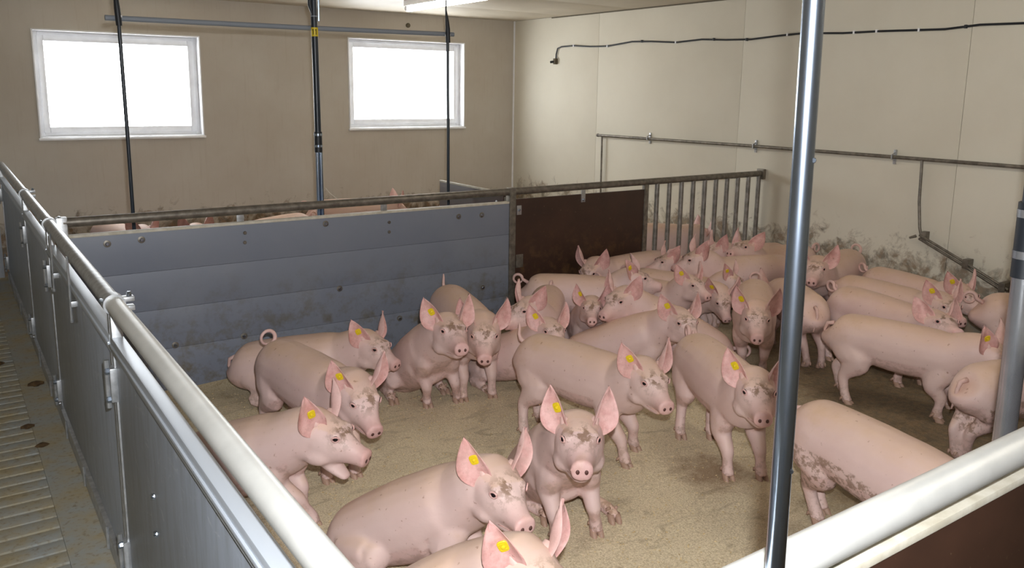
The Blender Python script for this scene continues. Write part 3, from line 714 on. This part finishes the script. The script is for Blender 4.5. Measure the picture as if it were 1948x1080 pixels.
        addtube(pts, [.014, .012, .010, .008, .004], 8, (0, .35, .2, 0))
    elif tail == 'down':
        pts = [tb0+d*.02, tb0+bk*.020-n*.01, tb0+bk*.034-n*.05, tb0+bk*.030-n*.11+Yv*.012, tb0+bk*.034-n*.155+Yv*.02]
        addtube(pts, [.014, .012, .010, .008, .004], 8, (.1, .35, .2, 0))
    # ears
    tagspot = None
    for sg, tw in ((1, ears[0]), (-1, ears[1])):
        so = sh*sg
        base = H - dh*.022 + uh*.062 + so*.062
        el = (uh*.92 + so*(.50+.25*tw) - dh*(.22+.10*tw)).normalized()
        en = (dh*.80 + so*(.55-.2*tw) + uh*.05); en = (en - el*en.dot(el)).normalized(); ew = el.cross(en)*sg   # ew points outward
        if ew.dot(so) < 0: ew = -ew
        NV, NW = 11, 8; Le = .172
        front, back = [], []
        for i in range(NV):
            v_ = i/(NV-1)
            prof = (sin(pi*min(1, (v_*.93+.07))**.80))**.85 if v_ < 1 else 0
            wo, wi = .071*prof, .045*prof
            for j in range(NW+1):
                q = j/NW*2-1; wid = wo*q if q > 0 else wi*q
                cup = .034*(q*q)*prof - .012*prof
                bendb = -.030*v_**2.2
                P_ = base + el*(Le*(v_-.10) - .016*abs(q)*(1-v_)) + ew*(wid + .012*v_) + en*(cup + bendb + .004*sin(7*v_+3*q+seed))
                th_ = .0050*(1-abs(q)**3)*(1-v_*.6)+.0012
                front.append(P_ + en*th_); back.append(P_ - en*th_)
        NN = len(front); faces_f, faces_b, rim = [], [], []
        idx = lambda i, j: i*(NW+1)+j
        for i in range(NV-1):
            for j in range(NW): faces_f.append((idx(i, j), idx(i+1, j), idx(i+1, j+1), idx(i, j+1))); faces_b.append(tuple(NN+k for k in (idx(i, j), idx(i, j+1), idx(i+1, j+1), idx(i+1, j))))
            for j in (0, NW): rim.append((idx(i, j), NN+idx(i, j), NN+idx(i+1, j), idx(i+1, j)))
        for j in range(NW): rim.append((idx(0, j), idx(0, j+1), NN+idx(0, j+1), NN+idx(0, j))); rim.append((idx(NV-1, j), NN+idx(NV-1, j), NN+idx(NV-1, j+1), idx(NV-1, j+1)))
        vv = addfaces(front+back, faces_f+faces_b+rim, (.12, .5, 0, 0))
        for k in range(NN): vv[k][lay] = (.15*grime, .95, 0, 0)
        # root of the ear
        addtube([base - el*.045 - so*.02 - en*.012, base - el*.005 - en*.016, base + el*.030 - en*.018], [.034, .026, .012], 10, (.1, .35, .3, 0))
        if sg < 0:
            i, j = 5, 4; tagspot = (front[idx(i, j)].copy(), en.copy(), el.copy())
    # nostrils, eyelids
    for sg in (1, -1):
        o_ = nose + dh*.05 + sh*(sg*.0155); hit = bvh.ray_cast(o_, -dh)
        if hit[0] is not None:
            c = hit[0]; bb = bmesh.new(); loft(bb, [ring_pts(c - dh*.003, sh, uh, .0075, .0095, .0095, 8), ring_pts(c + dh*.0012, sh, uh, .0070, .0090, .0090, 8)]); bb.verts.index_update()
            addfaces([v.co.copy() for v in bb.verts], [[v.index for v in f.verts] for f in bb.faces], (0, 0, 0, 0), 1); bb.free()
        if jaw < .5:
            ml = []
            for k in range(7):
                o_ = H + dh*(.085+.0155*k) + uh*(-.068+.0018*k) + sh*(sg*.2); hit = bvh.ray_cast(o_, -sh*sg)
                if hit[0] is not None: ml.append(hit[0] + sh*(sg*.0004))
            if len(ml) > 4: addtube(ml, .0016, 5, (.5, .9, 0, .2))
    eyes = []
    for sg in (1, -1):
        o_ = H + dh*.070 + uh*.046 + sh*(sg*.2); hit = bvh.ray_cast(o_, -sh*sg)
        if hit[0] is not None:
            nn = (hit[1]*.5 + sh*sg*.6 + dh*.35).normalized(); c = hit[0] - nn*.004; eyes.append((c, nn))
            a_, b_ = frame_of(nn)
            pts = [c + nn*.0068 + (a_*cos(q)*1.12 + b_*sin(q)*.82)*.0130 for q in [2*pi*k/12 for k in range(13)]]
            addtube(pts, .0036, 6, (.15, .75, 0, 0))
    for v in b.verts: v.co *= s
    me = bpy.data.meshes.new('body'); b.to_mesh(me); b.free()
    me.materials.append(MT['pig_skin']); me.materials.append(MT['nostril']); me.polygons.foreach_set('use_smooth', [True]*len(me.polygons))
    o = bpy.data.objects.new('body', me); COL.objects.link(o); o.parent = root
    for c, nn in eyes:
        bb = B(); bmesh.ops.create_uvsphere(bb, u_segments=12, v_segments=8, radius=.0124*s)
        e = make('eye', bb, 'eye', root); e.location = c*s
    if tag and tagspot:
        c, nn, el = tagspot; a_ = nn.cross(el).normalized(); bb = B()
        c = c + nn*.004
        loft(bb, [ring_pts(c - nn*.002, a_, el, r_, r_*1.2, r_*1.2, 16, .55) for r_ in (.0155,)] + [ring_pts(c + nn*q, a_, el, r_, r_*1.2, r_*1.2, 16, .55) for q, r_ in ((.002, .0165), (.0045, .0150))])
        loft(bb, [ring_pts(c + nn*q, a_, el, r_, r_, r_, 8) for q, r_ in ((-.012, .005), (.004, .0080), (.008, .0070), (.010, .004))])
        for q in (-.010, .010):
            loft(bb, [ring_pts(c + el*q + a_*(e_*.0105) + nn*.0045, nn, el, .0016, .0028, .0028, 6) for e_ in (-1, -.3, .3, 1)])
        for v in bb.verts: v.co *= s
        tg_ = make('ear_tag', bb, 'yellow_tag', root)
    return root
PIGS = [
 ('large pale pig sitting at the corridor fence, yellow-tagged ear and muddy brow', (1.304, 2.502, -61.1, 0.939, 0.134, 0.387, -35.9, -6.9, 33.0), dict(pose='sit', voxel=.0085, tail=None,ears=(.2,-.3))),
 ('pig in the front corner with head low beside the large sitting pig', (0.985, 1.955, -36.0, 0.950, 0.115, 0.385, -56.0, -12.0, 32.0), dict(pose='sit', voxel=.0085, tail=None)),
 ('pig sitting upright alone on open bedding, facing out with both ears pricked', (2.000, 2.563, -109.2, 0.987, 0.116, 0.412, -17.3, 2.0, 31.3), dict(pose='sit', voxel=.0085, feet={'FR': (1.88, 2.36), 'FL': (2.07, 2.34), 'HR': (2.04, 2.44), 'HL': (2.21, 2.37)}, ears=(-.5,-.5))),
 ('slim pig standing side-on with tail up behind the pig sitting upright', (2.586, 3.101, -77.9, 0.967, 0.398, 0.388, -29.0, -11.1, 24.7), dict(pose='stand', voxel=.0085, feet={'FR': (2.6, 2.74), 'FL': (2.77, 2.86), 'HR': (2.4, 3.3), 'HL': (2.58, 3.41)}, tail='up',ears=(-.3,.1))),
 ('pig standing square behind the slim post, brown stain by its front feet', (3.109, 2.634, -115.5, 0.993, 0.397, 0.391, -16.0, -5.5, 26.0), dict(pose='stand', voxel=.0085, feet={'FR': (2.92, 2.38), 'FL': (3.05, 2.29), 'HR': (3.08, 2.84), 'HL': (3.19, 2.72)})),
 ('pig bending over the feed trough by the front fence, chaff on its flank', (2.880, 1.638, -98.8, 1.000, 0.400, 0.384, 0.0, -40.0, -12.0), dict(pose='stand', voxel=.0085, feet={'HR': (2.92, 1.89), 'HL': (3.02, 1.94)}, tail='down',tag=False,flank=.75)),
 ('pig at the corridor fence with open mouth and frayed tagged ear', (0.919, 3.341, -59.9, 0.968, 0.173, 0.355, 6.6, -14.4, 24.3), dict(pose='sit', voxel=.0085, feet={'FR': (1.13, 3.04)}, jaw=1.0,ears=(0,-.4))),
 ('pig with a ring-curled tail standing behind the open-mouthed pig', (1.377, 3.710, -81.3, 0.977, 0.398, 0.386, -9.9, -23.3, 18.4), dict(pose='stand', voxel=.0085, feet={'FR': (1.33, 3.38), 'FL': (1.46, 3.36)}, tail='ring')),
 ('pig resting along the blue-grey planks with a muddy snout', (1.592, 4.449, -39.5, 0.959, 0.209, 0.286, -31.2, -11.3, 20.3), dict(pose='low', voxel=.0105, tail='down')),
 ('pig sitting before the blue-grey planks, tagged ear, head cocked', (2.184, 4.055, -94.8, 0.999, 0.129, 0.407, -8.6, -1.8, 31.3), dict(pose='sit', voxel=.0105, feet={'FR': (2.19, 3.98), 'FL': (2.41, 3.99)})),
 ('pig with a brown blot on its nose standing head-on by the blue-grey planks', (2.538, 4.165, -104.2, 1.028, 0.406, 0.386, -16.3, -17.6, 17.6), dict(pose='stand', voxel=.0105, tail='up',tag=False)),
 ('pig sitting behind the rump of the slim side-on pig', (2.725, 3.930, -79.1, 0.875, 0.140, 0.365, -27.7, -0.7, 38.8), dict(pose='sit', voxel=.0105)),
 ('pig turning its head towards the blue-grey planks beside the middle post', (3.161, 4.166, 227.3, 0.910, 0.399, 0.396, -38.5, -9.4, 36.0), dict(pose='stand', voxel=.0125, tag=False)),
 ('pig with speckled brow facing out between two neighbours in front of the brown board', (3.574, 4.243, -121.1, 0.813, 0.115, 0.378, -7.3, -5.8, 32.8), dict(pose='sit', voxel=.0105)),
 ('pig slumped with its back to the corridor behind the pig with olive-stained brow', (3.867, 3.632, 144.9, 0.961, 0.149, 0.386, 48.0, -10.9, 30.1), dict(pose='sit', voxel=.0125, tag=False)),
 ('sitting pig with olive-stained brow and tagged ear behind the slim side-on pig', (3.397, 3.694, -56.6, 0.946, 0.159, 0.361, -52.6, -6.0, 27.0), dict(pose='sit', voxel=.0105, ears=(.2,0))),
 ('pig with dark brow patches standing head-on with curled tail in the crowd', (4.339, 3.412, -140.9, 0.989, 0.401, 0.387, 2.9, -14.6, 19.3), dict(pose='stand', voxel=.0105, feet={'FR': (4.32, 3.43), 'FL': (4.34, 3.32)}, tail='ring')),
 ('pig pushing its lowered head forward beside the head-on pig with dark brow patches', (4.418, 4.239, -67.3, 0.875, 0.404, 0.383, -51.4, -32.4, 5.9), dict(pose='stand', voxel=.0125)),
 ('pig with red-blotched tagged ear and dark stripe above the eye, in the crowd', (4.139, 4.251, -68.2, 0.859, 0.394, 0.393, -27.9, -4.9, 41.0), dict(pose='stand', voxel=.0125)),
 ('grey-backed pig turning its tagged head, standing before the bars', (4.648, 4.314, -63.1, 0.768, 0.380, 0.397, -9.8, -15.6, 40.8), dict(pose='stand', voxel=.0125)),
 ('pig with broad pink rump turned to the cream wall, next to the bars', (5.181, 4.159, 160.0, 0.982, 0.402, 0.395, -2.8, -11.4, 34.9), dict(pose='stand', voxel=.0125, tag=False)),
 ('pale-backed pig standing close along the gate bars', (5.043, 4.505, 177.9, 0.861, 0.392, 0.398, -11.9, -6.9, 39.8), dict(pose='stand', voxel=.0125, tag=False)),
 ('pig in the corner by bars and cream wall, in front of its neighbour', (5.761, 4.316, 175.2, 0.974, 0.404, 0.399, 11.8, 8.2, 38.6), dict(pose='stand', voxel=.0125, tag=False)),
 ('pig wedged in the corner between the bars and the cream wall', (5.794, 4.593, 174.8, 0.912, 0.402, 0.402, -11.0, -18.0, 29.4), dict(pose='stand', voxel=.0125, tag=False,tail=None)),
 ('pig with raised curled tail standing close to the cream wall', (5.742, 3.761, 193.7, 1.036, 0.403, 0.394, 14.6, -6.6, 25.7), dict(pose='stand', voxel=.0125, tag=False,tail='ring')),
 ('pig showing its rump and hind legs beside the slim post, walking away', (4.729, 3.364, 52.8, 0.963, 0.403, 0.379, 1.9, -34.8, -6.2), dict(pose='stand', voxel=.0125, feet={'HR': (4.7, 3.13), 'HL': (4.64, 3.2)}, tail='down',tag=False)),
 ('long clean pig standing side-on over wet floor, tagged ear by the feed pipe', (4.446, 2.466, -71.3, 0.952, 0.401, 0.382, -11.6, -18.2, 15.4), dict(pose='stand', voxel=.0105, feet={'FR': (4.46, 2.2), 'FL': (4.71, 2.27), 'HR': (4.27, 2.64), 'HL': (4.44, 2.79)}, tail='down')),
 ('pig with laid-back ear standing just behind the long side-on pig', (4.932, 2.870, -99.0, 0.967, 0.403, 0.381, -26.1, 11.3, 15.2), dict(pose='stand', voxel=.0125, tag=False)),
 ('middle pig of three side by side under the drinker, stained brow, tagged ear', (5.361, 3.111, -89.5, 0.946, 0.399, 0.384, -29.4, -7.8, 19.4), dict(pose='stand', voxel=.0125, tail='down')),
 ('pig nearest the cream wall under the drinker, pink snout raised', (5.826, 3.209, -98.4, 0.927, 0.399, 0.385, -10.3, -12.1, 21.4), dict(pose='stand', voxel=.0125)),
 ('pig whose round rump shows behind the feed pipe sleeve, under the drinker arm', (5.756, 2.230, -50.6, 1.003, 0.401, 0.385, -3.3, -29.9, 12.1), dict(pose='stand', voxel=.0125, tag=False)),
 ('pig with stained rump standing at the feed pipe by the front fence', (4.325, 1.735, -17.3, 0.970, 0.397, 0.385, 0.0, -30.0, 12.0), dict(pose='stand', voxel=.0105, feet={'HR': (4.14, 1.92)}, tail='down',tag=False,flank=.75)),
 ('pig with a tagged ear crowded against the brown board', (4.487, 4.760, 180.1, 0.958, 0.402, 0.388, 22.8, -23.1, 19.6), dict(pose='stand', voxel=.0125)),
 ('long-backed pig with a ring-curled tail in front of the brown board', (3.666, 4.464, -40.8, 0.914, 0.403, 0.395, -9.9, -4.1, 35.7), dict(pose='stand', voxel=.0125)),
]
for i_, (lb, pr, kw) in enumerate(PIGS): build_pig(lb, *pr, seed=i_, group='pigs in the front pen', **kw)
# pigs of the rear pen, seen over the planks and through the bars
REAR = [
 ('pig in the rear pen with a white back near the corridor fence', (1.27, 8.15, -74, 1.0, .41, .39, 0, -10, 26), {}),
 ('pig in the rear pen resting low, two pink ear tips showing over the planks', (1.86, 7.98, -97, 1.0, .20, .37, 0, -10, 34), dict(pose='sit')),
 ('pig in the rear pen with a white back behind the feed pipe', (2.68, 7.95, 200, 1.0, .40, .385, 0, -45, -15), {}),
 ('broad pink pig standing along the plaster wall in the rear pen', (3.60, 8.30, -3, 1.10, .42, .40, 0, -30, 10), {}),
 ('white-humped pig in the rear pen beside the broad pink pig', (4.42, 7.55, -115, 1.0, .42, .38, 0, -50, -15), {}),
 ('pig in the rear pen near the thin drop pipe and the cream wall', (5.25, 8.02, 165, 1.0, .40, .385, 0, -20, 12), {}),
 ('pink pig in the rear pen seen through the gate bars', (5.52, 5.60, -25, 1.05, .40, .385, 10, -30, 5), {}),
]
for i_, (lb, pr, kw) in enumerate(REAR): build_pig(lb, *pr, seed=50+i_, voxel=.0135, tag=False, group='pigs in the rear pen', **kw)
